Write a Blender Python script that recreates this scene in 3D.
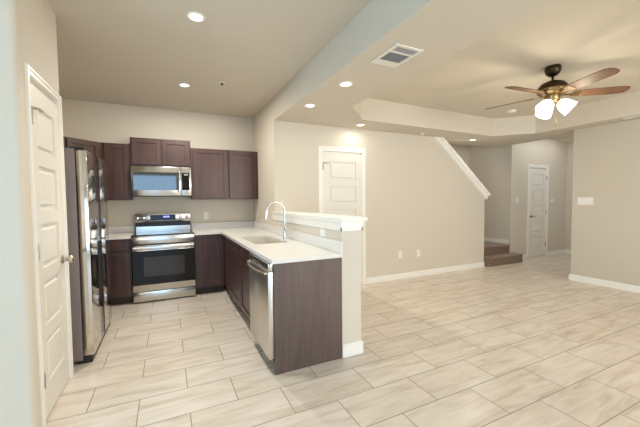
import bpy, bmesh, math, random
from mathutils import Vector, Matrix
random.seed(4)
PI = math.pi
S = bpy.context.scene
C = S.collection
for o in list(bpy.data.objects):
    bpy.data.objects.remove(o)

# ------------------------------------------------------------------ camera
CAM_H = 1.35
yaw, pitch, roll = math.radians(25.68), math.radians(-2.445), math.radians(-0.58)
fwd = Vector((math.sin(yaw)*math.cos(pitch), math.cos(yaw)*math.cos(pitch), math.sin(pitch)))
rgt = Vector((math.cos(yaw), -math.sin(yaw), 0))
upv = rgt.cross(fwd)
r2 = math.cos(roll)*rgt + math.sin(roll)*upv
u2 = -math.sin(roll)*rgt + math.cos(roll)*upv
cam = bpy.data.cameras.new('camera')
cam.sensor_width = 36.0
cam.lens = 36.0*318.13/640.0
cam.clip_start = 0.02
camo = bpy.data.objects.new('camera', cam)
C.objects.link(camo)
m = Matrix((r2, u2, -fwd)).transposed().to_4x4()
m.translation = (0, 0, CAM_H)
camo.matrix_world = m
S.camera = camo

# ------------------------------------------------------------------ view and world
S.view_settings.view_transform = 'Standard'
S.view_settings.look = 'None'
S.view_settings.gamma = 1.0
S.view_settings.use_curve_mapping = False
S.view_settings.exposure = 0.20
S.cycles.max_bounces = 10
S.cycles.diffuse_bounces = 7
S.cycles.glossy_bounces = 5
S.cycles.sample_clamp_indirect = 6.0
S.cycles.use_denoising = True
W = bpy.data.worlds.new('world')
S.world = W
W.use_nodes = True
bg = W.node_tree.nodes['Background']
bg.inputs['Color'].default_value = (0.62, 0.85, 1.0, 1)
bg.inputs['Strength'].default_value = 0.35

# daylight entering by the rear and side wall openings, then unseen fills added indoors
def area(name, loc, rot, sx, sy, power, col, spread=180):
    l = bpy.data.lights.new(name, 'AREA')
    l.shape = 'RECTANGLE'; l.size = sx; l.size_y = sy
    l.energy = power; l.color = col; l.spread = math.radians(spread)
    o = bpy.data.objects.new(name, l); C.objects.link(o)
    o.location = loc; o.rotation_euler = rot
    return o
area('daylight_left_window', (-1.1, -3.12, 1.3), (PI/2, 0, 0), 3.0, 2.1, 66, (0.44, 0.70, 1.0))
area('daylight_right_window', (3.4, -3.12, 1.4), (PI/2, 0, 0), 3.0, 1.9, 176, (1.0, 0.985, 0.94))
area('daylight_side_window', (-4.12, -0.2, 1.45), (PI/2, 0, -PI/2), 2.4, 1.9, 110, (0.46, 0.76, 1.0))
area('hall_top_fill', (7.5, 3.90, 2.72), (0, 0, 0), 1.6, 0.5, 6, (0.94, 0.98, 1.0))  # unseen overhead fill added to brighten the hall, no fixture modelled
area('hall_front_fill', (7.7, 2.93, 1.5), (PI/2, 0, 0), 1.6, 1.8, 5, (0.92, 0.97, 1.0))  # added fill panel before the closed front wall, evens out hall wall and door
area('stairwell_fill', (4.6, 4.98, 3.9), (0, 0, 0), 2.0, 0.6, 7, (1.0, 0.95, 0.88))  # unseen fill added under the closed stairwell ceiling

CAN_POWER = 21
SOFFIT_CAN_POWER = 5.5
CAN_COL = (1.0, 0.96, 0.85)
FAN_POWER = 6

# ------------------------------------------------------------------ mesh helpers
def BM():
    return bmesh.new()

def box(bm, x0, x1, y0, y1, z0, z1, bev=0.0, seg=1, M=None):
    x0, x1 = min(x0, x1), max(x0, x1); y0, y1 = min(y0, y1), max(y0, y1); z0, z1 = min(z0, z1), max(z0, z1)
    r = bmesh.ops.create_cube(bm, size=1.0)
    vs = r['verts']
    for v in vs:
        v.co = Vector(((x0+x1)/2 + v.co.x*(x1-x0), (y0+y1)/2 + v.co.y*(y1-y0), (z0+z1)/2 + v.co.z*(z1-z0)))
    if bev > 0:
        es = list({e for v in vs for e in v.link_edges})
        g = bmesh.ops.bevel(bm, geom=es, offset=bev, segments=seg, affect='EDGES', profile=0.5)
        vs = list({v for v in g['verts']} | {v for v in vs if v.is_valid})
    if M is not None:
        for v in vs:
            v.co = M @ v.co
    return vs

def ring_pts(r, n):
    return [(r*math.cos(2*PI*i/n), r*math.sin(2*PI*i/n)) for i in range(n)]

def lathe(bm, prof, c=(0, 0, 0), n=24, M=None, cap=True):
    rows = []
    c = Vector(c)
    for (r, z) in prof:
        row = []
        for (x, y) in ring_pts(max(r, 1e-5), n):
            p = Vector((x, y, z))
            if M is not None:
                p = M @ p
            row.append(bm.verts.new(c + p))
        rows.append(row)
    for a, b in zip(rows, rows[1:]):
        for i in range(n):
            j = (i+1) % n
            bm.faces.new((a[i], a[j], b[j], b[i]))
    if cap:
        bm.faces.new(rows[0]); bm.faces.new(rows[-1])

def cyl(bm, c, r, h, axis='z', n=24):
    M = {'z': Matrix.Identity(3), 'x': Matrix.Rotation(PI/2, 3, 'Y'), 'y': Matrix.Rotation(-PI/2, 3, 'X')}[axis]
    b = min(r, h)*0.12
    lathe(bm, [(r-b, 0), (r, b), (r, h-b), (r-b, h)], c, n, M)

def tube(bm, pts, r, n=12):
    pts = [Vector(p) for p in pts]
    rs = r if isinstance(r, (list, tuple)) else [r]*len(pts)
    rows = []
    ref = None
    for i, p in enumerate(pts):
        t = (pts[min(i+1, len(pts)-1)] - pts[max(i-1, 0)]).normalized()
        if ref is None:
            ref = Vector((0, 0, 1)) if abs(t.z) < 0.9 else Vector((1, 0, 0))
        a = (ref - t*ref.dot(t)).normalized()
        b = t.cross(a); ref = a
        rows.append([bm.verts.new(p + rs[i]*(a*math.cos(2*PI*k/n) + b*math.sin(2*PI*k/n))) for k in range(n)])
    for a, b in zip(rows, rows[1:]):
        for i in range(n):
            j = (i+1) % n
            bm.faces.new((a[i], a[j], b[j], b[i]))
    bm.faces.new(rows[0]); bm.faces.new(rows[-1])

def prism(bm, outer, z0, z1, holes=(), plane='xy'):
    """extrude a polygon (with holes); plane 'xz' extrudes along y, 'yz' along x"""
    def P(a, b, c):
        return {'xy': (a, b, c), 'xz': (a, c, b), 'yz': (c, a, b)}[plane]
    edges = []
    loops = []
    for lp in [outer, *holes]:
        vs = [bm.verts.new(P(a, b, z0)) for a, b in lp]
        loops.append(vs)
        for i in range(len(vs)):
            edges.append(bm.edges.new((vs[i], vs[(i+1) % len(vs)])))
    fs = [f for f in bmesh.ops.triangle_fill(bm, edges=edges, use_beauty=True)['geom'] if isinstance(f, bmesh.types.BMFace)]
    ex = bmesh.ops.extrude_face_region(bm, geom=fs)
    d = Vector(P(0, 0, z1-z0))
    for v in [g for g in ex['geom'] if isinstance(g, bmesh.types.BMVert)]:
        v.co += d

ORG = {}
def obj(name, bm, mat, parent=None, smooth=False, kind=None, label=None):
    org = ORG.get(parent, Vector((0, 0, 0))) if parent else Vector((0, 0, 0))
    if org.length:
        bmesh.ops.translate(bm, verts=bm.verts, vec=-org)
    bmesh.ops.recalc_face_normals(bm, faces=bm.faces)
    me = bpy.data.meshes.new(name)
    bm.to_mesh(me); bm.free()
    if smooth:
        for p in me.polygons:
            p.use_smooth = True
        try:
            me.set_sharp_from_angle(angle=math.radians(40))
        except Exception:
            pass
    me.materials.append(mat)
    o = bpy.data.objects.new(name, me)
    C.objects.link(o)
    if parent:
        o.parent = parent
        ORG[o] = org
    if kind:
        o['kind'] = kind
    if label:
        o['label'] = label
    return o

def thing(name, label, cat, loc=(0, 0, 0), rotz=0.0, group=None, world=True):
    o = bpy.data.objects.new(name, None)
    o.empty_display_size = 0.1
    C.objects.link(o)
    o.location = loc
    o.rotation_euler = (0, 0, rotz)
    o['label'] = label; o['category'] = cat
    if group:
        o['group'] = group
    ORG[o] = Vector(loc) if world else Vector((0, 0, 0))
    return o

def dup(root, loc, label=None):
    r = root.copy(); C.objects.link(r); r.location = loc
    if label:
        r['label'] = label
    for ch in list(root.children):
        c = ch.copy(); C.objects.link(c); c.parent = r
        for g in list(ch.children):
            d = g.copy(); C.objects.link(d); d.parent = c
    return r

def struct(name, bm, mat, parent=None, smooth=False):
    o = obj(name, bm, mat, parent, smooth)
    if not parent:
        o['kind'] = 'structure'
    return o

# ------------------------------------------------------------------ materials
def nt(name):
    m = bpy.data.materials.new(name); m.use_nodes = True
    t = m.node_tree
    return m, t, t.nodes['Principled BSDF']

def srgb(r, g, b):
    f = lambda c: (c/255/12.92) if c/255 <= 0.04045 else ((c/255+0.055)/1.055)**2.4
    return (f(r), f(g), f(b), 1)

def N(t, kind, **kw):
    n = t.nodes.new(kind)
    for k, v in kw.items():
        setattr(n, k, v)
    return n

def plain(name, col, rough=0.5, metal=0.0, coat=0.0, bump=0.0, bscale=200, spec=0.5):
    m, t, b = nt(name)
    b.inputs['Base Color'].default_value = col
    b.inputs['Roughness'].default_value = rough
    b.inputs['Metallic'].default_value = metal
    b.inputs['Coat Weight'].default_value = coat
    b.inputs['Specular IOR Level'].default_value = spec
    g = N(t, 'ShaderNodeNewGeometry')
    n = N(t, 'ShaderNodeTexNoise'); n.inputs['Scale'].default_value = bscale
    t.links.new(g.outputs['Position'], n.inputs['Vector'])
    # very slight tint variation keeps the surface from being a flat constant
    mx = N(t, 'ShaderNodeMixRGB', blend_type='MULTIPLY'); mx.inputs['Fac'].default_value = 0.06
    mx.inputs['Color1'].default_value = col
    t.links.new(n.outputs['Fac'], mx.inputs['Color2'])
    t.links.new(mx.outputs['Color'], b.inputs['Base Color'])
    if bump:
        bp = N(t, 'ShaderNodeBump'); bp.inputs['Strength'].default_value = bump; bp.inputs['Distance'].default_value = 0.002
        t.links.new(n.outputs['Fac'], bp.inputs['Height'])
        t.links.new(bp.outputs['Normal'], b.inputs['Normal'])
    return m

def emit(name, col, strength):
    m, t, b = nt(name)
    b.inputs['Base Color'].default_value = (0.8, 0.8, 0.8, 1)
    b.inputs['Emission Color'].default_value = col
    b.inputs['Emission Strength'].default_value = strength
    return m

def wood(name, dark, light, rough=0.38, coat=0.15):
    m, t, b = nt(name)
    tc = N(t, 'ShaderNodeTexCoord')
    mp = N(t, 'ShaderNodeMapping'); mp.inputs['Scale'].default_value = (38, 38, 2.2)
    t.links.new(tc.outputs['Object'], mp.inputs['Vector'])
    n = N(t, 'ShaderNodeTexNoise'); n.inputs['Scale'].default_value = 1.0; n.inputs['Detail'].default_value = 6; n.inputs['Distortion'].default_value = 0.6
    t.links.new(mp.outputs['Vector'], n.inputs['Vector'])
    mp2 = N(t, 'ShaderNodeMapping'); mp2.inputs['Scale'].default_value = (5, 5, 1.2)
    t.links.new(tc.outputs['Object'], mp2.inputs['Vector'])
    n2 = N(t, 'ShaderNodeTexNoise'); n2.inputs['Scale'].default_value = 1.0; n2.inputs['Detail'].default_value = 3
    t.links.new(mp2.outputs['Vector'], n2.inputs['Vector'])
    ad = N(t, 'ShaderNodeMath', operation='MULTIPLY_ADD'); ad.inputs[1].default_value = 0.6; 
    t.links.new(n2.outputs['Fac'], ad.inputs[0])
    ml = N(t, 'ShaderNodeMath', operation='MULTIPLY'); ml.inputs[1].default_value = 0.55
    t.links.new(n.outputs['Fac'], ml.inputs[0]); t.links.new(ml.outputs[0], ad.inputs[2])
    cr = N(t, 'ShaderNodeValToRGB')
    cr.color_ramp.elements[0].position = 0.38; cr.color_ramp.elements[0].color = dark
    cr.color_ramp.elements[1].position = 0.75; cr.color_ramp.elements[1].color = light
    t.links.new(ad.outputs[0], cr.inputs['Fac'])
    t.links.new(cr.outputs['Color'], b.inputs['Base Color'])
    b.inputs['Roughness'].default_value = rough
    b.inputs['Coat Weight'].default_value = coat; b.inputs['Coat Roughness'].default_value = 0.3
    bp = N(t, 'ShaderNodeBump'); bp.inputs['Strength'].default_value = 0.08; bp.inputs['Distance'].default_value = 0.002
    t.links.new(n.outputs['Fac'], bp.inputs['Height']); t.links.new(bp.outputs['Normal'], b.inputs['Normal'])
    return m

def steel(name, col, rough, stretch=(2, 2, 300), amp=0.05):
    m, t, b = nt(name)
    tc = N(t, 'ShaderNodeTexCoord')
    mp = N(t, 'ShaderNodeMapping'); mp.inputs['Scale'].default_value = stretch
    t.links.new(tc.outputs['Object'], mp.inputs['Vector'])
    n = N(t, 'ShaderNodeTexNoise'); n.inputs['Scale'].default_value = 1.0; n.inputs['Detail'].default_value = 4
    t.links.new(mp.outputs['Vector'], n.inputs['Vector'])
    mr = N(t, 'ShaderNodeMapRange'); mr.inputs['To Min'].default_value = max(rough-amp, 0.02); mr.inputs['To Max'].default_value = rough+amp
    t.links.new(n.outputs['Fac'], mr.inputs['Value']); t.links.new(mr.outputs['Result'], b.inputs['Roughness'])
    b.inputs['Base Color'].default_value = col; b.inputs['Metallic'].default_value = 1.0
    return m

def floor_tiles():
    m, t, b = nt('floor_tile')
    g = N(t, 'ShaderNodeNewGeometry')
    mp = N(t, 'ShaderNodeMapping'); mp.vector_type = 'POINT'
    mp.inputs['Location'].default_value = (-0.098, -2.143, 0)
    t.links.new(g.outputs['Position'], mp.inputs['Vector'])
    def brick(c1, c2, mort):
        k = N(t, 'ShaderNodeTexBrick'); k.offset = 0.5; k.offset_frequency = 2; k.squash = 1.0
        k.inputs['Scale'].default_value = 1.0; k.inputs['Brick Width'].default_value = 0.602; k.inputs['Row Height'].default_value = 0.3025
        k.inputs['Mortar Size'].default_value = 0.0032; k.inputs['Mortar Smooth'].default_value = 0.15; k.inputs['Bias'].default_value = 0
        k.inputs['Color1'].default_value = c1; k.inputs['Color2'].default_value = c2; k.inputs['Mortar'].default_value = mort
        t.links.new(mp.outputs['Vector'], k.inputs['Vector'])
        return k
    rnd = brick((0, 0, 0, 1), (1, 1, 1, 1), (0.5, 0.5, 0.5, 1))
    # each tile takes its own slice of the veining
    ms = N(t, 'ShaderNodeMapping'); ms.inputs['Scale'].default_value = (1.9, 13.0, 1.0); ms.inputs['Rotation'].default_value = (0, 0, math.radians(10))
    t.links.new(g.outputs['Position'], ms.inputs['Vector'])
    wv = N(t, 'ShaderNodeMath', operation='MULTIPLY'); wv.inputs[1].default_value = 40
    t.links.new(rnd.outputs['Color'], wv.inputs[0])
    n = N(t, 'ShaderNodeTexNoise', noise_dimensions='4D'); n.inputs['Scale'].default_value = 1.0; n.inputs['Detail'].default_value = 6; n.inputs['Roughness'].default_value = 0.62; n.inputs['Distortion'].default_value = 0.8
    t.links.new(ms.outputs['Vector'], n.inputs['Vector']); t.links.new(wv.outputs[0], n.inputs['W'])
    cr = N(t, 'ShaderNodeValToRGB')
    e = cr.color_ramp.elements
    e[0].position = 0.30; e[0].color = srgb(190, 175, 159)
    e[1].position = 0.62; e[1].color = srgb(225, 216, 205)
    q = e.new(0.46); q.color = srgb(213, 201, 187)
    t.links.new(n.outputs['Fac'], cr.inputs['Fac'])
    tint = N(t, 'ShaderNodeMixRGB', blend_type='MULTIPLY'); tint.inputs['Fac'].default_value = 0.05
    t.links.new(cr.outputs['Color'], tint.inputs['Color1']); t.links.new(rnd.outputs['Color'], tint.inputs['Color2'])
    fin = N(t, 'ShaderNodeMixRGB'); t.links.new(rnd.outputs['Fac'], fin.inputs['Fac'])
    t.links.new(tint.outputs['Color'], fin.inputs['Color1']); fin.inputs['Color2'].default_value = srgb(150, 138, 126)
    t.links.new(fin.outputs['Color'], b.inputs['Base Color'])
    rr = N(t, 'ShaderNodeMapRange'); rr.inputs['To Min'].default_value = 0.30; rr.inputs['To Max'].default_value = 0.8
    t.links.new(rnd.outputs['Fac'], rr.inputs['Value']); t.links.new(rr.outputs['Result'], b.inputs['Roughness'])
    bp = N(t, 'ShaderNodeBump', invert=True); bp.inputs['Strength'].default_value = 0.4; bp.inputs['Distance'].default_value = 0.002
    t.links.new(rnd.outputs['Fac'], bp.inputs['Height']); t.links.new(bp.outputs['Normal'], b.inputs['Normal'])
    return m

def quartz():
    m, t, b = nt('white_quartz')
    g = N(t, 'ShaderNodeNewGeometry')
    n = N(t, 'ShaderNodeTexNoise'); n.inputs['Scale'].default_value = 160; n.inputs['Detail'].default_value = 3
    t.links.new(g.outputs['Position'], n.inputs['Vector'])
    cr = N(t, 'ShaderNodeValToRGB')
    cr.color_ramp.elements[0].position = 0.35; cr.color_ramp.elements[0].color = srgb(208, 204, 200)
    cr.color_ramp.elements[1].position = 0.5; cr.color_ramp.elements[1].color = srgb(229, 226, 222)
    t.links.new(n.outputs['Fac'], cr.inputs['Fac']); t.links.new(cr.outputs['Color'], b.inputs['Base Color'])
    b.inputs['Roughness'].default_value = 0.22
    return m

def carpet():
    m, t, b = nt('brown_carpet')
    g = N(t, 'ShaderNodeNewGeometry')
    n = N(t, 'ShaderNodeTexNoise'); n.inputs['Scale'].default_value = 90; n.inputs['Detail'].default_value = 4
    t.links.new(g.outputs['Position'], n.inputs['Vector'])
    cr = N(t, 'ShaderNodeValToRGB')
    cr.color_ramp.elements[0].position = 0.35; cr.color_ramp.elements[0].color = srgb(84, 63, 46)
    cr.color_ramp.elements[1].position = 0.68; cr.color_ramp.elements[1].color = srgb(150, 121, 95)
    t.links.new(n.outputs['Fac'], cr.inputs['Fac']); t.links.new(cr.outputs['Color'], b.inputs['Base Color'])
    b.inputs['Roughness'].default_value = 0.95; b.inputs['Sheen Weight'].default_value = 0.3
    bp = N(t, 'ShaderNodeBump'); bp.inputs['Strength'].default_value = 0.8; bp.inputs['Distance'].default_value = 0.006
    t.links.new(n.outputs['Fac'], bp.inputs['Height']); t.links.new(bp.outputs['Normal'], b.inputs['Normal'])
    return m

WALL = plain('beige_wall_paint', srgb(213, 204, 189), 0.7, bump=0.12, bscale=140)
CEIL = plain('beige_ceiling_paint', srgb(212, 203, 188), 0.8, bump=0.12, bscale=120)
TRIM = plain('white_trim_paint', srgb(240, 237, 230), 0.35)
DOORP = plain('white_door_paint', srgb(228, 223, 214), 0.4)
FLOOR = floor_tiles()
QUARTZ = quartz()
CARPET = carpet()
WOOD = wood('espresso_stained_wood', srgb(50, 29, 25), srgb(80, 50, 43), 0.42, 0.3)
WOODP = wood('espresso_veneer', srgb(74, 58, 53), srgb(98, 80, 74), 0.45)
TOE = plain('toe_kick_brown', srgb(60, 44, 38), 0.6)
SHOE = plain('grey_shoe_strip', srgb(150, 142, 128), 0.6)
STEEL = steel('brushed_stainless', (0.62, 0.60, 0.57, 1), 0.22)
STEELM = steel('satin_stainless', (0.66, 0.63, 0.59, 1), 0.30, (2, 300, 2))
SINKM = plain('satin_sink_steel', (0.78, 0.74, 0.68, 1), 0.42, metal=0.75)
FRIDGE = steel('polished_stainless', (0.66, 0.62, 0.57, 1), 0.09, (300, 2, 2), 0.02)
CHROME = plain('chrome', (0.82, 0.82, 0.82, 1), 0.07, metal=1)
NICKEL = plain('satin_nickel', (0.58, 0.53, 0.45, 1), 0.3, metal=1)
HINGE = plain('grey_nickel_hinge', (0.36, 0.34, 0.31, 1), 0.4, metal=1)
BLACK = plain('black_plastic', (0.012, 0.012, 0.013, 1), 0.4)
GLASSB = plain('black_glass', (0.010, 0.009, 0.009, 1), 0.06, spec=0.25)
MIRRORG = plain('mirrored_dark_glass', (0.012, 0.014, 0.015, 1), 0.04, spec=1.0, coat=1.0)
OVENW = plain('oven_window_glass', (0.045, 0.038, 0.033, 1), 0.06, spec=0.35)
FSIDE = plain('fridge_side_grey', srgb(128, 117, 115), 0.5)
BRONZE = plain('aged_bronze', (0.055, 0.036, 0.018, 1), 0.32, metal=0.85)
BRASS = plain('antique_brass', (0.35, 0.24, 0.11, 1), 0.3, metal=1)
BLADE = wood('walnut_blade', srgb(80, 52, 36), srgb(124, 88, 64), 0.6, 0.0)
PLATE = plain('white_plastic_plate', srgb(238, 235, 228), 0.4)
GRILLE = plain('white_register', srgb(232, 228, 218), 0.45)
DARKV = plain('dark_duct', (0.03, 0.03, 0.035, 1), 0.8)
SHADE = emit('lit_frosted_shade', (1.0, 0.93, 0.80, 1), 1.8)
LENS = emit('lit_lens', (1.0, 0.93, 0.82, 1), 3.5)
BLUE = emit('blue_display', (0.12, 0.15, 1.0, 1), 3.0)
GREYD = plain('grey_print', (0.5, 0.5, 0.5, 1), 0.5)

# ------------------------------------------------------------------ the room shell
CZ, SZ = 2.745, 2.44           # ceiling, soffit
XR, YB = 5.94, 5.40            # right wall, kitchen back wall
ZT = CZ + 0.002

b = BM(); box(b, -4.12, 8.95, -3.12, 5.55, -0.12, 0.0); struct('floor', b, FLOOR)
b = BM(); prism(b, [(-4.12, -3.12), (8.95, -3.12), (8.95, 4.6), (1.46, 4.6), (1.46, 5.55), (-4.12, 5.55)], CZ, CZ+0.12)
struct('ceiling', b, CEIL)
# dropped soffit with the octagonal tray opening
tray = [(1.98, 0.70), (2.43, 0.25), (5.20, 0.25), (5.65, 0.70), (5.65, 3.31), (5.20, 3.77), (2.43, 3.70), (1.98, 3.22)]
b = BM(); prism(b, [(1.34, -3.0), (8.7, -3.0), (8.7, 3.55), (6.42, 3.55), (6.42, 4.60), (1.46, 4.60), (1.46, 4.23), (1.34, 4.23)], SZ, CZ, [tray])
struct('ceiling_soffit', b, CEIL)

b = BM(); box(b, -1.51, 1.46, YB, YB+0.12, 0, ZT); struct('wall_kitchen_back', b, WALL)
b = BM(); box(b, -1.51, -1.39, 3.03, YB, 0, ZT); struct('wall_kitchen_left', b, WALL)
b = BM(); box(b, 1.34, 1.46, 4.23, YB, 0, ZT); struct('wall_kitchen_right', b, WALL)
# pantry closet: the front wall ends in a rounded corner
arc = [(-0.705-0.03+0.03*math.sin(a), 2.28+0.03-0.03*math.cos(a)) for a in [i*PI/12 for i in range(7)]]
b = BM(); prism(b, [(-4.0, 2.28)] + arc + [(-0.705, 2.42), (-0.82, 2.42), (-0.82, 2.395), (-4.0, 2.395)], 0, ZT)
struct('wall_pantry_front', b, WALL, smooth=True)
b = BM(); box(b, -0.82, -0.705, 2.42, 2.986, 2.10, ZT); box(b, -0.82, -0.705, 2.986, 3.03, 0, ZT); box(b, -1.51, -0.82, 2.91, 3.03, 0, ZT)
struct('wall_pantry_side', b, WALL)
# middle wall with a door opening and the sloping stair end
sl = lambda x: 1.42 + 0.8*(5.62-x)
xs = 5.62 - (SZ-1.42)/0.8
b = BM(); prism(b, [(1.46, 0), (2.08, 0), (2.08, 2.08), (2.77, 2.08), (2.77, 0), (5.62, 0), (5.62, sl(5.62)), (xs, SZ), (1.46, SZ)], 4.23, 4.35, plane='xz')
struct('wall_middle', b, WALL)
b = BM(); box(b, 1.46, 6.75, YB, YB+0.12, 0, 4.0); struct('wall_stairwell_back', b, WALL)
b = BM(); box(b, 6.63, 6.75, 4.36, YB, 0, 4.0); struct('wall_stairwell_right', b, WALL)
b = BM(); box(b, 1.46, 6.63, 4.48, 4.60, CZ+0.12, 4.0); box(b, 6.42, 6.63, 4.36, 4.6, CZ, 4.0); struct('wall_stairwell_upper', b, WALL)
b = BM(); box(b, 1.40, 6.75, 4.48, YB+0.12, 4.0, 4.1); struct('ceiling_stairwell', b, CEIL)
b = BM(); box(b, 1.34, 1.46, 4.6, 5.52, CZ, 4.0); struct('wall_stairwell_left', b, WALL)
b = BM(); prism(b, [(6.75, 0), (7.25, 0), (7.25, 2.03), (7.90, 2.03), (7.90, 0), (8.82, 0), (8.82, ZT), (6.75, ZT)], 4.36, 4.48, plane='xz')
struct('wall_hall_back', b, WALL)
b = BM(); box(b, 8.70, 8.82, 2.77, 4.36, 0, ZT); struct('wall_hall_end', b, WALL)
b = BM(); box(b, 6.06, 8.82, 2.77, 2.89, 0, SZ); struct('wall_hall_front', b, WALL)
b = BM(); box(b, XR, 6.06, -3.0, 2.89, 0, SZ, 0.012, 2); struct('wall_right', b, WALL, smooth=True)
b = BM(); prism(b, [(-4.12, 0), (6.06, 0), (6.06, ZT), (-4.12, ZT)], -3.12, -3.0,
                [[(-2.6, 0.08), (0.4, 0.08), (0.4, 2.35), (-2.6, 2.35)], [(1.95, 0.45), (4.85, 0.45), (4.85, 2.25), (1.95, 2.25)]], plane='xz')
struct('wall_rear', b, WALL)
b = BM(); prism(b, [(-3.0, 0), (2.4, 0), (2.4, ZT), (-3.0, ZT)], -4.12, -4.0, [[(-1.4, 0.5), (1.0, 0.5), (1.0, 2.4), (-1.4, 2.4)]], plane='yz')
struct('wall_left', b, WALL)
def window(name, x0, x1, z0, z1, nx, side=False):
    b = BM()
    w = 0.06
    for a in (x0, x1-w):
        box(b, a, a+w, -3.09, -3.03, z0, z1)
    for z in (z0, z1-w):
        box(b, x0+w, x1-w, -3.09, -3.03, z, z+w)
    for i in range(1, nx):
        xx = x0 + (x1-x0)*i/nx
        box(b, xx-0.03, xx+0.03, -3.08, -3.04, z0+w, z1-w)
    if side:
        for v in b.verts:
            v.co = Vector((v.co.y-1.0, v.co.x, v.co.z))
    struct(name, b, TRIM)
window('window_1', -2.6, 0.4, 0.08, 2.35, 2)
window('window_2', 1.95, 4.85, 0.45, 2.25, 3)
window('window_3', -1.4, 1.0, 0.5, 2.4, 2, True)
# half-height wall that carries the bar ledge
b = BM(); box(b, 1.318, 1.51, 2.33, 4.228, 0, 1.112); struct('wall_peninsula', b, WALL)

# baseboards
def base_x(name, x0, x1, y, s=-1, z=0.0):
    b = BM(); box(b, x0, x1, y, y+s*0.014, z, z+0.082); box(b, x0, x1, y, y+s*0.009, z+0.082, z+0.094); struct(name, b, TRIM)
def base_y(name, y0, y1, x, s=-1, z=0.0):
    b = BM(); box(b, x, x+s*0.014, y0, y1, z, z+0.082); box(b, x, x+s*0.009, y0, y1, z+0.082, z+0.094); struct(name, b, TRIM)
b = BM(); box(b, 1.46, 2.012, 4.216, 4.23, 0, 0.09); box(b, 2.838, 5.62, 4.216, 4.23, 0, 0.082); box(b, 2.838, 5.62, 4.221, 4.23, 0.082, 0.094); box(b, 5.62, 5.634, 4.23, 4.34, 0, 0.09)
struct('baseboard_middle', b, TRIM)
base_y('baseboard_right', -3.0, 2.89, XR)
base_x('baseboard_corner', XR-0.014, 6.06, 2.89, 1)
b = BM(); box(b, 6.74, 7.19, 4.346, 4.36, 0, 0.09); box(b, 7.96, 8.70, 4.346, 4.36, 0, 0.09); struct('baseboard_hall', b, TRIM)
base_y('baseboard_hall_end', 2.89, 4.346, 8.70)
base_y('baseboard_stairwell', 4.40, YB, 6.63, -1, 0.352)
b = BM(); box(b, 1.316, 1.524, 2.316, 2.33, 0, 0.10); box(b, 1.51, 1.524, 2.33, 4.21, 0, 0.10); box(b, 1.32, 1.519, 2.321, 2.33, 0.10, 0.112); box(b, 1.51, 1.519, 2.33, 4.21, 0.10, 0.112)
struct('baseboard_peninsula', b, TRIM)
b = BM(); box(b, -4.0, -0.73, 2.266, 2.28, 0, 0.09); struct('baseboard_pantry', b, TRIM)

# sloping white cap of the stair wall: moulding below, ledge above
def slope_bar(b, lo, hi, y0, y1, x0, x1):
    f = lambda x, k: k + 0.8*(5.65-x)
    pts = [(x1, f(x1, lo)), (x1+0.03, f(x1, hi)-0.05), (x1+0.03, f(x1+0.03, hi)), (5.65-(SZ-hi)/0.8, SZ), (5.65-(SZ-lo)/0.8, SZ)]
    prism(b, pts, y0, y1, plane='xz')
b = BM(); slope_bar(b, 1.33, 1.46, 4.205, 4.375, 0, 5.66)
slope_bar(b, 1.44, 1.505, 4.19, 4.39, 0, 5.71); struct('trim_1', b, TRIM)

# ------------------------------------------------------------------ interior doors
def panel_door(w, h, t=0.035, n=5):
    """five-panel moulded slab; local x 0..w, y 0 (face) .. t, z 0..h"""
    b = BM()
    st, top, bot, rail = 0.105, 0.115, 0.20, 0.085
    ph = (h-top-bot-rail*(n-1))/n
    box(b, 0, st, 0, t, 0, h); box(b, w-st, w, 0, t, 0, h)
    box(b, st, w-st, 0, t, 0, bot); box(b, st, w-st, 0, t, h-top, h)
    for i in range(n):
        z = bot + i*(ph+rail)
        if i:
            box(b, st, w-st, 0, t, z-rail, z)
        box(b, st, w-st, 0.015, t-0.015, z, z+ph)
        box(b, st+0.030, w-st-0.030, 0.0025, t-0.0025, z+0.030, z+ph-0.030, 0.010, 1)
    return b

def hinge_bm(x, z, y=-0.004):
    b = BM(); box(b, x-0.005, x+0.016, y-0.001, y+0.0035, z-0.045, z+0.045)
    tube(b, [(x, y-0.005, z-0.048), (x, y-0.005, z+0.048)], 0.006, 8)
    return b

def stop_bm(x, z, dx):
    b = BM()
    tube(b, [(x, -0.010, z), (x+dx*0.4, -0.030, z+0.004), (x+dx, -0.036, z)], 0.005, 8)
    lathe(b, [(0.009, 0), (0.009, 0.02)], (x+dx, -0.036, z), 10, Matrix.Rotation(-PI/2, 3, 'X'))
    tube(b, [(x+dx*0.45, -0.030, z+0.004), (x+dx*0.45, -0.002, z-0.003)], 0.005, 8)
    return b

def round_knob(x, z):
    b = BM(); M = Matrix.Rotation(PI/2, 3, 'X')
    lathe(b, [(0.032, 0.0), (0.032, 0.006), (0.026, 0.010), (0.013, 0.014), (0.012, 0.032), (0.022, 0.040), (0.029, 0.052), (0.028, 0.062), (0.020, 0.070), (0.006, 0.073)], (x, 0, z), 20, M)
    return b

def lever(x, z, d):
    b = BM(); M = Matrix.Rotation(PI/2, 3, 'X')
    lathe(b, [(0.030, 0), (0.030, 0.008), (0.012, 0.012), (0.011, 0.045), (0.009, 0.05)], (x, 0, z), 18, M)
    tube(b, [(x, -0.046, z), (x+d*0.05, -0.05, z), (x+d*0.11, -0.046, z-0.004)], [0.010, 0.009, 0.007], 10)
    return b

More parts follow.
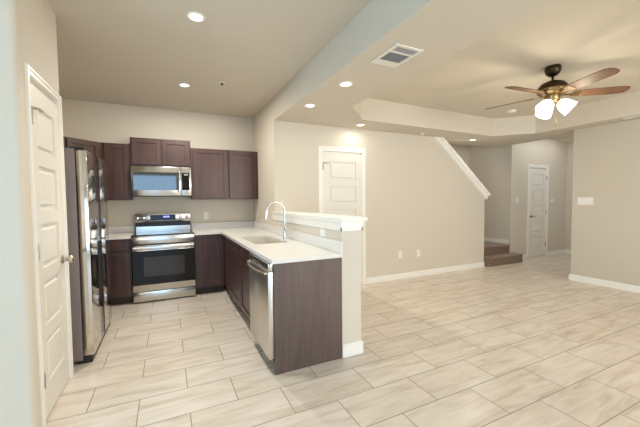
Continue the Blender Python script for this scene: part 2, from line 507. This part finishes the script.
def door(name, loc, rotz, w, h, hinge_side, handle, stop):
    d = obj(name, panel_door(w, h), DOORP)
    d['kind'] = 'structure'
    d.location = loc; d.rotation_euler = (0, 0, rotz)
    hx = 0.0 if hinge_side < 0 else w
    for z in (0.26, h/2+0.02, h-0.20):
        obj('hinge', hinge_bm(hx, z), HINGE, d, True)
    if stop:
        obj('door_stop', stop_bm(hx, h-0.145, 0.10 if hinge_side < 0 else -0.10), NICKEL, d, True)
    kx = w-0.065 if hinge_side < 0 else 0.065
    if handle == 'knob':
        obj('door_knob', round_knob(kx, 0.92), NICKEL, d, True)
    else:
        obj('door_lever', lever(kx, 0.92, -1 if hinge_side < 0 else 1), HINGE, d, True)
    return d
# door 1 in the pantry side wall: face looks to +x, local x runs along +y
door('door_1', (-0.7065, 2.426, 0.012), PI/2, 0.554, 2.045, -1, 'knob', True)
door('door_2', (2.085, 4.2315, 0.012), 0, 0.68, 2.028, -1, 'knob', True)
door('door_3', (7.256, 4.3615, 0.012), 0, 0.638, 1.985, 1, 'lever', False)

def casing(name, x0, x1, top, fr, depth=0.06, w=0.06):
    """casing around an opening; fr maps local (u, v, z) to the world, v<0 is out of the wall"""
    b = BM()
    for (a0, a1, z0, z1) in ((x0-w, x0, 0, top+w), (x1, x1+w, 0, top+w), (x0, x1, top, top+w)):
        box(b, a0, a1, -0.008, 0, z0, z1)
    o_ = w*0.45
    for (a0, a1, z0, z1) in ((x0-w, x0-w+o_, 0, top+w), (x1+w-o_, x1+w, 0, top+w), (x0-w+o_, x1+w-o_, top+w-o_, top+w)):
        box(b, a0, a1, -0.014, -0.007, z0, z1, 0.003)
    for (a0, a1, z0, z1) in ((x0, x0+0.004, 0, top), (x1-0.004, x1, 0, top), (x0, x1, top-0.006, top)):
        box(b, a0, a1, 0, depth, z0, z1)
    box(b, x0+0.004, x1-0.004, 0.037, depth+0.02, top-0.06, top-0.006)
    for v in b.verts:
        v.co = fr @ v.co
    struct(name, b, TRIM)
casing('trim_2', 2.42, 2.986, 2.10, Matrix.Translation((-0.705, 0, 0)) @ Matrix.Rotation(PI/2, 4, 'Z'), w=0.043)
casing('trim_3', 2.08, 2.77, 2.08, Matrix.Translation((0, 4.23, 0)), w=0.062)
casing('trim_4', 7.25, 7.90, 2.03, Matrix.Translation((0, 4.36, 0)))

# ------------------------------------------------------------------ cabinets (local: x across, y into the wall, z up; face at y = 0)
def shaker(x0, x1, z0, z1, fr=0.058, t=0.02):
    b = BM()
    y0, y1 = -t, -0.001
    box(b, x0, x0+fr, y0, y1, z0, z1, 0.002); box(b, x1-fr, x1, y0, y1, z0, z1, 0.002)
    box(b, x0+fr-0.002, x1-fr+0.002, y0, y1, z0, z0+fr, 0.002); box(b, x0+fr-0.002, x1-fr+0.002, y0, y1, z1-fr, z1, 0.002)
    box(b, x0+fr-0.004, x1-fr+0.004, y0+0.011, y1, z0+fr-0.004, z1-fr+0.004)
    return b
def slabfront(x0, x1, z0, z1):
    b = BM(); box(b, x0, x1, -0.02, -0.001, z0, z1, 0.003)
    return b

def cabinet(name, label, loc, rotz, w, h, depth, doors=(), drawers=(), toe=False, z0=0.0, fingers=None):
    t = thing(name, label, 'cabinet', loc, rotz, world=False, group={'wall_cabinet': 'dark wood wall cabinets', 'base_cabinet': 'dark wood base cabinets'}.get(name))
    b = BM()
    if toe:
        box(b, 0, w, 0, depth, 0.10, h)
        obj('body', b, WOOD, t)
        k = BM(); box(k, 0.002, w-0.002, 0.055, 0.075, 0.0, 0.10); obj('toe_kick', k, TOE, t)
    else:
        box(b, 0, w, 0, depth, 0, h, 0.0015)
        obj('body', b, WOOD, t)
    for d in doors:
        obj('door', shaker(*d), WOOD, t)
    for d in drawers:
        obj('drawer', slabfront(*d), WOOD, t)
    return t

UD = 0.315
# wall cabinets
cabinet('wall_cabinet', 'dark wood diagonal corner wall cabinet partly hidden above the refrigerator', (-1.085, 4.775, 1.375), PI/4, 0.435, 0.765, 0.20, doors=[(0.02, 0.415, 0.012, 0.753)])
cabinet('wall_cabinet', 'narrow dark wood wall cabinet between the diagonal corner cabinet and the microwave', (-0.775, YB-UD-0.004, 1.375), 0, 0.338, 0.765, UD, doors=[(0.045, 0.325, 0.012, 0.753)])
cabinet('wall_cabinet', 'short two-door dark wood wall cabinet mounted directly above the microwave', (-0.434, YB-0.335, 1.845), 0, 0.768, 0.388, 0.331, doors=[(0.020, 0.374, 0.022, 0.375), (0.394, 0.750, 0.022, 0.375)])
cabinet('wall_cabinet', 'single-door dark wood wall cabinet immediately right of the microwave', (0.338, YB-UD-0.004, 1.375), 0, 0.536, 0.76, UD, doors=[(0.03, 0.522, 0.012, 0.748)])
cabinet('wall_cabinet', 'single-door dark wood wall cabinet at the right end of the row, against the side wall', (0.876, YB-UD-0.004, 1.375), 0, 0.46, 0.76, UD, doors=[(0.012, 0.438, 0.012, 0.748)])
# base cabinets
BH, CT = 0.868, 0.900
cabinet('base_cabinet', 'dark wood base cabinet with drawer and door left of the range', (-0.80, 4.83, 0), 0, 0.358, BH, 0.565, doors=[(0.03, 0.345, 0.13, 0.69)], drawers=[(0.03, 0.345, 0.71, 0.85)], toe=True)
cabinet('base_cabinet', 'dark wood corner base cabinet hidden behind the refrigerator', (-0.82, 4.21, 0), PI/2, 0.60, BH, 0.565, doors=[(0.02, 0.58, 0.13, 0.85)], toe=True)
cabinet('base_cabinet', 'dark wood base cabinet with one full-height door right of the range', (0.343, 4.83, 0), 0, 0.392, BH, 0.565, doors=[(0.115, 0.352, 0.13, 0.845)], toe=True)
sk = cabinet('sink_base_cabinet', 'dark wood sink base cabinet with two doors under two false drawer fronts', (0.74, 4.826, 0), -PI/2, 1.85, BH-0.22, 0.565,
        doors=[(0.32, 1.225, 0.13, 0.70), (1.238, 1.84, 0.13, 0.70)], drawers=[(0.32, 1.225, 0.718, 0.858), (1.238, 1.84, 0.718, 0.858)], toe=True)
b = BM(); box(b, 0, 1.85, 0, 0.02, BH-0.22, BH); box(b, 0, 0.02, 0.02, 0.565, BH-0.22, BH); obj('face_frame', b, WOOD, sk)
b = BM(); box(b, 0.05, 1.85, 0.040, 0.054, 0, 0.022); obj('shoe_strip', b, SHOE, sk, label='grey strip along the floor')

# finished end panel of the peninsula
b = BM(); box(b, 0.722, 1.314, 2.318, 2.340, 0.0, BH, 0.0015)
o = obj('end_panel', b, WOODP); o['label'] = 'large grey-brown wood panel closing the near end of the peninsula'; o['category'] = 'panel'

# dishwasher (faces -x)
dw = thing('dishwasher', 'stainless steel dishwasher with bowed bar handle at the near end of the peninsula', 'dishwasher', (0.735, 2.36, 0))
b = BM(); box(b, 0.74, 1.29, 2.365, 2.965, 0.10, 0.862); obj('body', b, BLACK, dw)
b = BM(); box(b, 0.680, 0.739, 2.343, 2.966, 0.115, 0.802, 0.004, 2); obj('door', b, STEELM, dw, True)
b = BM(); box(b, 0.682, 0.739, 2.343, 2.966, 0.804, 0.864, 0.003, 2); obj('control_strip', b, STEEL, dw, True)
b = BM()
pts = []
for i in range(13):
    s = i/12; yy = 2.375 + s*0.56
    pts.append((0.664 - 0.034*math.sin(PI*s), yy, 0.785))
tube(b, pts, 0.009, 10)
for yy in (2.375, 2.935):
    tube(b, [(0.684, yy, 0.785), (0.656, yy, 0.785)], 0.011, 10)
obj('handle', b, NICKEL, dw, True)
b = BM(); box(b, 0.775, 0.79, 2.37, 2.96, 0, 0.10); obj('toe_panel', b, BLACK, dw)

# ------------------------------------------------------------------ countertops, sink, faucet
ct = thing('countertop', 'white quartz L-shaped countertop over the peninsula and sink', 'countertop', (1.0, 3.6, BH), group='white quartz countertops')
SX0, SX1, SY0, SY1 = 0.81, 1.185, 3.22, 4.02
hole = []
for (cx, cy, a0) in ((SX1-0.04, SY1-0.04, 0), (SX0+0.04, SY1-0.04, 90), (SX0+0.04, SY0+0.04, 180), (SX1-0.04, SY0+0.04, 270)):
    for k in range(4):
        a = math.radians(a0+k*30); hole.append((cx+0.04*math.cos(a), cy+0.04*math.sin(a)))
b = BM(); prism(b, [(0.70, 2.300), (1.314, 2.300), (1.314, 4.228), (1.338, 4.228), (1.338, YB-0.002), (0.340, YB-0.002), (0.340, 4.80), (0.70, 4.80)], BH+0.001, CT, [hole])
obj('slab', b, QUARTZ, ct)
b = BM(); box(b, 0.340, 1.318, YB-0.022, YB-0.002, CT, CT+0.10, 0.002); obj('backsplash', b, QUARTZ, ct); b = BM(); box(b, 1.318, 1.338, 4.228, YB-0.022, CT, CT+0.10, 0.002)
obj('backsplash', b, QUARTZ, ct); b = BM(); box(b, 1.296, 1.316, 2.302, 4.228, CT, CT+0.10, 0.002)
obj('backsplash', b, QUARTZ, ct)
cl = thing('countertop', 'short white quartz countertop in the corner left of the range', 'countertop', (-0.8, 5.1, BH), group='white quartz countertops')
b = BM(); prism(b, [(-1.385, 4.17), (-0.79, 4.17), (-0.79, 4.80), (-0.437, 4.80), (-0.437, YB-0.002), (-1.385, YB-0.002)], BH+0.001, CT); obj('slab', b, QUARTZ, cl)
b = BM(); box(b, -1.365, -0.437, YB-0.022, YB-0.002, CT, CT+0.10, 0.002); box(b, -1.385, -1.365, 4.17, YB-0.002, CT, CT+0.10, 0.002); obj('backsplash', b, QUARTZ, cl)

snk = thing('kitchen_sink', 'undermount stainless steel sink set in the white peninsula countertop', 'sink', (1.0, 3.62, 0.735))
b = BM()
e = 0.006
box(b, SX0-e, SX1+e, SY0-e, SY1+e, 0.735, 0.741)
box(b, SX0-e-0.004, SX0-e, SY0-e, SY1+e, 0.735, BH-0.0005); box(b, SX1+e, SX1+e+0.004, SY0-e, SY1+e, 0.735, BH-0.0005)
box(b, SX0-e, SX1+e, SY0-e-0.004, SY0-e, 0.735, BH-0.0005); box(b, SX0-e, SX1+e, SY1+e, SY1+e+0.004, 0.735, BH-0.0005)
obj('basin', b, SINKM, snk)
b = BM(); lathe(b, [(0.042, 0), (0.040, 0.004), (0.020, 0.002), (0.003, 0.001)], (1.02, 3.61, 0.741), 20); obj('drain', b, CHROME, snk, True)

fx, fy = 1.238, 3.52
fc = thing('kitchen_faucet', 'chrome gooseneck pull-down faucet standing behind the sink', 'faucet', (fx, fy, CT))
b = BM(); lathe(b, [(0.030, 0), (0.030, 0.008), (0.022, 0.014), (0.020, 0.05), (0.020, 0.10), (0.014, 0.115)], (fx, fy, CT+0.0006), 20); obj('base', b, CHROME, fc, True)
b = BM(); pts = [(fx, fy, CT+0.10), (fx, fy, CT+0.20), (fx, fy, CT+0.31)]
R_ = 0.108
for i in range(1, 11):
    a = PI*i/10*0.94
    pts.append((fx-R_+R_*math.cos(a), fy+0.02*i/10, CT+0.31+R_*1.12*math.sin(a)))
tube(b, pts, 0.0125, 12); obj('neck', b, CHROME, fc, True)
ex, ey, ez = pts[-1]
b = BM(); tube(b, [(ex, ey, ez+0.005), (ex-0.003, ey, ez-0.05), (ex-0.008, ey, ez-0.10)], [0.015, 0.018, 0.016], 14); obj('spray_head', b, CHROME, fc, True)
b = BM(); tube(b, [(fx, fy-0.018, CT+0.075), (fx, fy-0.045, CT+0.085), (fx+0.004, fy-0.075, CT+0.125)], [0.010, 0.008, 0.006], 10); obj('handle', b, CHROME, fc, True)

# ------------------------------------------------------------------ bar ledge on the half wall
bl = thing('bar_ledge', 'long white raised ledge capping the half wall of the peninsula', 'ledge', (1.42, 3.25, 1.112))
b = BM(); box(b, 1.302, 1.560, 2.292, 4.226, 1.166, 1.198, 0.005, 2); obj('ledge_board', b, TRIM, bl, True)
b = BM()
box(b, 1.308, 1.522, 2.316, 4.226, 1.113, 1.1665); box(b, 1.302, 1.530, 2.308, 4.226, 1.154, 1.1665, 0.003)
for (a0, a1, c0, c1) in ((1.308, 1.3175, 2.316, 4.226), (1.5105, 1.522, 2.316, 4.21), (1.308, 1.522, 2.316, 2.3295)):
    box(b, a0, a1, c0, c1, 1.085, 1.114, 0.001)
obj('moulding', b, TRIM, bl)

# ------------------------------------------------------------------ refrigerator (faces +x)
fr = thing('refrigerator', 'tall polished stainless side-by-side refrigerator beyond the pantry door', 'refrigerator', (-0.95, 3.66, 0))
FX, FY0, FY1, FT = -0.583, 3.20, 4.145, 1.790
b = BM(); box(b, -1.36, -0.664, FY0+0.002, FY1-0.005, 0.03, FT, 0.006, 2); obj('body', b, FSIDE, fr, True)
FYM = 3.71
b = BM(); box(b, -0.657, FX, FY0, FYM-0.004, 0.065, FT-0.012, 0.008, 3); obj('door', b, FRIDGE, fr, True)
b = BM(); box(b, -0.657, FX, FYM+0.004, FY1, 0.065, FT-0.012, 0.008, 3); obj('door', b, FRIDGE, fr, True)
for yy in (FY0+0.03, FY1-0.05):
    b = BM(); box(b, -0.70, -0.60, yy-0.025, yy+0.025, FT-0.012, FT+0.012, 0.004); obj('hinge_cover', b, BLACK, fr)
b = BM(); box(b, -0.70, -0.60, FY0+0.01, FY1-0.01, 0.0, 0.06, 0.006); obj('toe_grille', b, BLACK, fr)
b = BM(); box(b, FX-0.006, FX+0.001, FYM-0.003, FYM+0.003, 0.07, FT-0.02); obj('door_gasket', b, BLACK, fr)

# ------------------------------------------------------------------ range
rg = thing('kitchen_range', 'freestanding stainless electric range with black glass oven door', 'range', (-0.048, 5.08, 0))
x0, x1, yf = -0.431, 0.335, 4.775
b = BM(); box(b, x0, x1, yf+0.03, 5.385, 0.03, 0.895); box(b, x0+0.02, x1-0.02, yf+0.05, 5.35, 0, 0.03); obj('body', b, BLACK, rg)
b = BM(); box(b, x0+0.003, x1-0.003, yf, yf+0.03, 0.022, 0.150, 0.005, 2); obj('drawer', b, STEEL, rg, True)
od = BM(); box(od, x0+0.002, x1-0.002, yf-0.012, yf+0.03, 0.158, 0.775, 0.005, 2); dd = obj('oven_door', od, STEEL, rg, True)
b = BM(); box(b, x0+0.004, x1-0.004, yf-0.018, yf-0.011, 0.247, 0.700, 0.002); obj('glass', b, GLASSB, dd)
b = BM(); box(b, x0+0.135, x1-0.135, yf-0.0195, yf-0.0175, 0.355, 0.615); obj('window', b, OVENW, dd)
b = BM(); box(b, x0+0.005, x1-0.005, yf-0.072, yf-0.048, 0.715, 0.768, 0.011, 3)
for xx in (x0+0.05, x1-0.05):
    box(b, xx-0.02, xx+0.02, yf-0.052, yf-0.010, 0.725, 0.758)
obj('handle', b, STEEL, dd, True)
b = BM(); box(b, x0, x1, yf-0.010, yf+0.03, 0.785, 0.898, 0.006, 2); obj('front_panel', b, STEEL, rg, True)
b = BM(); box(b, x0, x1, yf-0.008, 5.30, 0.898, 0.912, 0.003); ck = obj('cooktop', b, GLASSB, rg)
for (cx, cy, r) in ((-0.24, 4.92, 0.10), (0.15, 4.92, 0.085), (-0.24, 5.16, 0.075), (0.15, 5.16, 0.09)):
    b = BM(); lathe(b, [(r-0.004, 0), (r-0.004, 0.0006), (r, 0.0006), (r, 0)], (cx, cy, 0.912), 36, cap=False); obj('burner_ring', b, GREYD, ck)
bg_ = BM(); box(bg_, x0+0.02, x1-0.02, 5.30, 5.39, 0.90, 0.985); box(bg_, x0+0.01, x1-0.01, 5.315, 5.39, 1.045, 1.172, 0.006, 2)
bgo = obj('backguard', bg_, STEEL, rg, True)
b = BM(); box(b, x0+0.012, x1-0.012, 5.310, 5.388, 0.985, 1.046); obj('vent_strip', b, BLACK, bgo)
b = BM(); box(b, -0.225, 0.115, 5.311, 5.318, 1.072, 1.152); dsp = obj('display', b, GLASSB, bgo)
b = BM()
for xx in (-0.050, -0.030, -0.008, 0.012):
    box(b, xx, xx+0.014, 5.3095, 5.312, 1.112, 1.134)
obj('clock_digits', b, BLUE, dsp, label='small glowing blue clock digits')
for xx in (-0.385, -0.305, 0.185, 0.275):
    b = BM(); lathe(b, [(0.024, 0), (0.024, 0.006), (0.019, 0.010), (0.017, 0.030), (0.012, 0.033)], (xx, 5.316, 1.112), 18, Matrix.Rotation(PI/2, 3, 'X')); box(b, xx-0.004, xx+0.004, 5.281, 5.286, 1.098, 1.128)
    obj('knob', b, CHROME, bgo, True)

# ------------------------------------------------------------------ microwave
mw = thing('microwave', 'stainless over-the-range microwave with dark window below the short cabinet', 'microwave', (-0.048, 5.2, 1.425))
mz0, mz1, my = 1.425, 1.842, 5.0
b = BM(); box(b, x0+0.003, x1-0.006, my+0.03, 5.395, mz0, mz1, 0.003); obj('body', b, BLACK, mw)
md = BM(); box(md, x0+0.003, 0.192, my-0.012, my+0.029, mz0+0.005, mz1-0.006, 0.005, 2); mdo = obj('door', md, STEEL, mw, True)
b = BM(); box(b, x0+0.028, 0.155, my-0.014, my-0.011, mz0+0.085, mz1-0.085, 0.001); obj('window', b, MIRRORG, mdo)
b = BM(); tube(b, [(0.172, my-0.045, mz0+0.05), (0.172, my-0.052, mz0+0.12), (0.172, my-0.052, mz1-0.12), (0.172, my-0.045, mz1-0.05)], 0.012, 10)
for zz in (mz0+0.06, mz1-0.06):
    tube(b, [(0.172, my-0.010, zz), (0.172, my-0.048, zz)], 0.010, 10)
obj('handle', b, CHROME, mdo, True)
b = BM(); box(b, 0.194, x1-0.008, my-0.012, my+0.029, mz0+0.005, mz1-0.006, 0.004, 2); cp = obj('control_panel', b, STEEL, mw, True)
b = BM(); box(b, 0.202, x1-0.030, my-0.014, my-0.011, mz0+0.085, mz1-0.085, 0.001); kp = obj('keypad', b, GLASSB, cp)
b = BM(); box(b, 0.235, 0.285, my-0.0155, my-0.0135, mz1-0.118, mz1-0.105); obj('display', b, GREYD, kp)
b = BM(); box(b, x0+0.03, x1-0.03, my+0.005, my+0.03, mz0-0.006, mz0+0.004); obj('vent_grille', b, BLACK, mw)

# ------------------------------------------------------------------ stairs
sc_ = thing('staircase', 'brown carpeted stairs rising behind the sloping half wall', 'stairs', (6.1, 4.6, 0))
def step(xa, xb, ya, yb, z0, z1, nose):
    b = BM()
    if nose == 'y':
        box(b, xa, xb, ya+0.02, yb, z0, z1-0.03); box(b, xa, xb, ya, yb, z1-0.045, z1, 0.018, 3)
    else:
        box(b, xa, xb-0.02, ya, yb, z0, z1-0.03); box(b, xa, xb, ya, yb, z1-0.045, z1, 0.018, 3)
    obj('step', b, CARPET, sc_, True)
step(5.64, 6.715, 4.13, 4.355, 0.0, 0.175, 'y')
b = BM(); box(b, 5.64, 6.62, 4.355, 4.40, 0.0, 0.170); obj('step', b, CARPET, sc_)
step(5.625, 6.628, 4.362, YB-0.004, 0.16, 0.35, 'y')
for k in range(11):
    step(5.60-0.225*(k+1), 5.625-0.225*k, 4.355, YB-0.004, 0.0 if k < 2 else 0.35+0.18*(k-1), 0.35+0.18*(k+1), 'x')

# ------------------------------------------------------------------ ceiling fan
fxx, fyy = 3.75, 2.03
fan = thing('ceiling_fan', 'bronze ceiling fan with five wooden blades and lit white glass shades', 'ceiling fan', (fxx, fyy, CZ))
b = BM(); lathe(b, [(0.070, 0), (0.076, -0.02), (0.076, -0.045), (0.062, -0.078), (0.040, -0.098), (0.018, -0.105)], (fxx, fyy, CZ), 28); obj('canopy', b, BRONZE, fan, True)
b = BM(); lathe(b, [(0.012, 0), (0.012, -0.07)], (fxx, fyy, CZ-0.10), 14); obj('downrod', b, BRONZE, fan, True)
b = BM(); lathe(b, [(0.03, 2.588), (0.070, 2.583), (0.112, 2.562), (0.136, 2.528), (0.140, 2.50), (0.136, 2.478)], (fxx, fyy, 0), 32); mot = obj('motor_housing', b, BRONZE, fan, True)
b = BM(); lathe(b, [(0.141, 2.498), (0.143, 2.488), (0.138, 2.470), (0.112, 2.450), (0.080, 2.440)], (fxx, fyy, 0), 32); obj('lower_housing', b, BRASS, mot, True, label='antique brass lower half')
BZ = 2.447
for k in range(5):
    a = math.radians(-39 + 72*k)
    M = Matrix.Translation((fxx, fyy, BZ)) @ Matrix.Rotation(a, 4, 'Z') @ Matrix.Rotation(math.radians(-13), 4, 'X')
    bb = BM()
    prof = [(0.185, 0.052), (0.24, 0.060), (0.40, 0.068), (0.55, 0.072), (0.63, 0.068), (0.668, 0.050), (0.682, 0.020)]
    poly = [(r, w) for r, w in prof] + [(r, -w) for r, w in reversed(prof)]
    prism(bb, poly, -0.003, 0.003)
    for v in bb.verts:
        v.co = M @ v.co
    bl_ = obj('blade', bb, BLADE, fan)
    bi = BM()
    box(bi, 0.09, 0.20, -0.014, 0.014, -0.010, -0.003, M=M); box(bi, 0.185, 0.255, -0.040, 0.040, -0.008, -0.003, 0.002, M=M)
    obj('blade_iron', bi, BRASS, bl_)
b = BM(); lathe(b, [(0.074, 2.441), (0.076, 2.425), (0.068, 2.395), (0.052, 2.385), (0.047, 2.365), (0.020, 2.352)], (fxx, fyy, 0), 24); lk = obj('light_kit', b, BRASS, fan, True)
for k, az in enumerate((182, 300, 60)):
    a = math.radians(az)
    d = Vector((math.cos(a), math.sin(a), 0))
    c = Vector((fxx, fyy, 2.372)) + d*0.050
    tilt = math.radians(48)
    ax = (d*math.sin(tilt) - Vector((0, 0, 1))*math.cos(tilt)).normalized()
    q = Vector((0, 0, 1)).rotation_difference(ax).to_matrix()
    b = BM(); lathe(b, [(0.018, -0.03), (0.024, 0.0), (0.022, 0.02)], c, 16, q); obj('socket', b, BRASS, lk, True)
    b = BM(); lathe(b, [(0.026, 0.01), (0.046, 0.028), (0.064, 0.060), (0.072, 0.095), (0.076, 0.125), (0.080, 0.145), (0.077, 0.145), (0.069, 0.095), (0.044, 0.035)], c, 24, q, cap=False); sh = obj('lamp_shade', b, SHADE, fan, True)
    b = BM(); lathe(b, [(0.008, 0.02), (0.022, 0.05), (0.028, 0.08), (0.020, 0.105), (0.004, 0.112)], c, 14, q); obj('bulb', b, SHADE, sh, True)
    l = bpy.data.lights.new('fan_lamp', 'POINT'); l.energy = FAN_POWER; l.color = (1.0, 0.94, 0.70); l.shadow_soft_size = 0.05
    lo = bpy.data.objects.new('fan_lamp', l); C.objects.link(lo); lo.location = c + ax*0.20
for (dx, dy, zb) in ((0.02, -0.03, 2.085), (0.055, -0.01, 2.14)):
    b = BM(); tube(b, [(fxx+dx, fyy+dy, 2.40), (fxx+dx, fyy+dy, zb)], 0.0018, 6)
    lathe(b, [(0.004, 0), (0.006, -0.012), (0.004, -0.03)], (fxx+dx, fyy+dy, zb), 10); obj('pull_chain', b, BRASS, fan, True)

# ------------------------------------------------------------------ recessed lights
def can(label, x, y, z, power, cone=None):
    t = thing('recessed_light', label, 'ceiling light', (x, y, z), world=False, group='recessed ceiling lights')
    b = BM(); lathe(b, [(0.047, -0.002), (0.052, -0.006), (0.066, -0.004), (0.068, 0.0), (0.045, 0.0)], (0, 0, 0), 28, cap=False); obj('trim_ring', b, TRIM, t, True)
    b = BM(); lathe(b, [(0.048, -0.001), (0.048, -0.003), (0.03, -0.004), (0.001, -0.004)], (0, 0, 0), 28); obj('lens', b, LENS, t, True)
    l = bpy.data.lights.new('can_lamp', 'AREA'); l.shape = 'DISK'; l.size = 0.12; l.energy = power; l.color = CAN_COL
    if cone:
        l.spread = math.radians(cone)
    lo = bpy.data.objects.new('can_lamp', l); C.objects.link(lo); lo.location = (x, y, z-0.02)
can('recessed light at the top of the photo, the nearer one on the kitchen ceiling', 0.238, 2.63, CZ, CAN_POWER*0.36, 115)
can('recessed light on the kitchen ceiling in front of the wall cabinets, the farther one', 0.231, 4.20, CZ, CAN_POWER*1.4)
can('recessed light on the soffit nearest the square air vent', 1.554, 2.64, SZ, SOFFIT_CAN_POWER*0.8)
can('recessed light at the far left end of the soffit, above the half wall', 1.52, 3.40, SZ, SOFFIT_CAN_POWER*0.5)
can('recessed light on the soffit right above the white closet door', 2.59, 3.98, SZ, SOFFIT_CAN_POWER*0.4)
can('recessed light on the soffit above the sloping stair cap', 5.17, 4.15, SZ, SOFFIT_CAN_POWER)

# ------------------------------------------------------------------ air vents, sprinklers, detector
av = thing('air_vent', 'square white air vent with two louvred fields beside the kitchen soffit edge', 'vent', (1.60, 1.97, SZ), group='ceiling air vents')
b = BM(); prism(b, [(1.478, 1.812), (1.728, 1.812), (1.728, 2.135), (1.478, 2.135)], SZ-0.008, SZ-0.0005, [[(1.51, 1.835), (1.70, 1.835), (1.70, 1.905), (1.51, 1.905)], [(1.51, 1.925), (1.70, 1.925), (1.70, 2.06), (1.51, 2.06)]]); obj('frame', b, GRILLE, av)
b = BM(); box(b, 1.505, 1.705, 1.83, 2.065, SZ-0.0015, SZ-0.0005); obj('duct', b, DARKV, av)
b = BM()
for i in range(4):
    y = 1.846+i*0.017; box(b, 1.51, 1.70, y-0.003, y+0.003, SZ-0.007, SZ-0.003)
for i in range(11):
    xx = 1.522+i*0.0166; box(b, xx-0.002, xx+0.002, 1.925, 2.06, SZ-0.007, SZ-0.003)
obj('louvres', b, GREYD, av)
av2 = thing('air_vent', 'white ceiling vent at the right edge of the photo above the right wall', 'vent', (5.80, 2.05, SZ), group='ceiling air vents')
b = BM(); prism(b, [(5.735, 1.75), (5.865, 1.75), (5.865, 2.20), (5.735, 2.20)], SZ-0.008, SZ-0.0005, [[(5.765, 1.78), (5.835, 1.78), (5.835, 2.12), (5.765, 2.12)]]); obj('frame', b, GRILLE, av2)
b = BM(); box(b, 5.76, 5.84, 1.775, 2.125, SZ-0.0015, SZ-0.0005); obj('duct', b, DARKV, av2)
b = BM()
for i in range(4):
    xx = 5.775+i*0.017; box(b, xx-0.003, xx+0.003, 1.78, 2.12, SZ-0.007, SZ-0.003)
obj('louvres', b, GREYD, av2)

def sprinkler(label, x, y, z, mat):
    t = thing('fire_sprinkler', label, 'sprinkler', (x, y, z), group='ceiling sprinkler heads')
    b = BM(); lathe(b, [(0.036, 0), (0.034, -0.005), (0.014, -0.008)], (x, y, z), 20); obj('escutcheon', b, TRIM, t, True)
    b = BM(); lathe(b, [(0.010, -0.006), (0.009, -0.02), (0.018, -0.024), (0.016, -0.028)], (x, y, z), 14); obj('sprinkler_head', b, mat, t, True)
sprinkler('small dark sprinkler head on the kitchen ceiling near the soffit', 0.626, 3.93, CZ, BLACK)
sprinkler('small white sprinkler head on the soffit above the middle wall', 3.867, 4.08, SZ, TRIM)
sd = thing('smoke_detector', 'round white smoke detector on the tray ceiling left of the fan lamps', 'smoke detector', (5.0, 3.30, CZ))
b = BM(); lathe(b, [(0.065, 0), (0.067, -0.012), (0.058, -0.03), (0.035, -0.036), (0.004, -0.037)], (5.0, 3.30, CZ), 26); obj('housing', b, PLATE, sd, True)
b = BM(); lathe(b, [(0.004, 0), (0.004, -0.002)], (5.03, 3.28, CZ-0.031), 8); obj('indicator', b, GREYD, sd)

# ------------------------------------------------------------------ outlets and switches (local: face at y=0 looking -y)
def plate(name, label, cat, loc, rotz, w, h, kind, n=1):
    t = thing(name, label, cat, loc, rotz, world=False, group={'wall_outlet': 'white wall outlets', 'light_switch': 'white light switches'}.get(name))
    b = BM(); box(b, -w/2, w/2, -0.006, -0.0005, -h/2, h/2, 0.002); obj('cover_plate', b, PLATE, t)
    for i in range(n):
        x = (i-(n-1)/2)*0.046
        if kind == 'outlet':
            for z in (-0.02, 0.02):
                b = BM(); box(b, x-0.016, x+0.016, -0.008, -0.005, z-0.014, z+0.014, 0.002); s = obj('socket', b, PLATE, t)
                b = BM()
                for q in (-0.006, 0.006):
                    box(b, x+q-0.001, x+q+0.001, -0.0085, -0.0078, z-0.004, z+0.006)
                obj('slots', b, DARKV, s)
        elif kind == 'switch':
            b = BM(); box(b, x-0.015, x+0.015, -0.009, -0.005, -0.032, 0.032, 0.002); obj('rocker', b, PLATE, t)
        else:
            b = BM(); lathe(b, [(0.006, 0.0), (0.006, 0.008), (0.002, 0.009)], (x, -0.005, 0), 10, Matrix.Rotation(PI/2, 3, 'X')); obj('cable_jack', b, NICKEL, t, True)
plate('wall_outlet', 'white outlet on the kitchen back wall just right of the range', 'outlet', (0.562, YB, 1.115), 0, 0.075, 0.118, 'outlet')
plate('wall_outlet', 'white outlet on the kitchen side of the half wall under the bar ledge', 'outlet', (1.318, 2.68, 1.04), -PI/2, 0.115, 0.072, 'switch')
plate('wall_outlet', 'left white outlet of the pair low on the middle wall', 'outlet', (3.526, 4.23, 0.41), 0, 0.075, 0.118, 'outlet')
plate('cable_plate', 'right white wall plate of the pair low on the middle wall', 'wall plate', (3.93, 4.23, 0.405), 0, 0.075, 0.118, 'jack')
plate('light_switch', 'wide white switch plate on the right wall', 'switch', (XR, 2.705, 1.29), -PI/2, 0.21, 0.12, 'switch', 4)
plate('light_switch', 'small white switch on the hall wall left of the far door', 'switch', (6.83, 4.36, 1.30), 0, 0.075, 0.12, 'switch')
plate('light_switch', 'small switch on the hall wall right of the far door', 'switch', (8.12, 4.36, 1.28), 0, 0.12, 0.075, 'switch', 2)
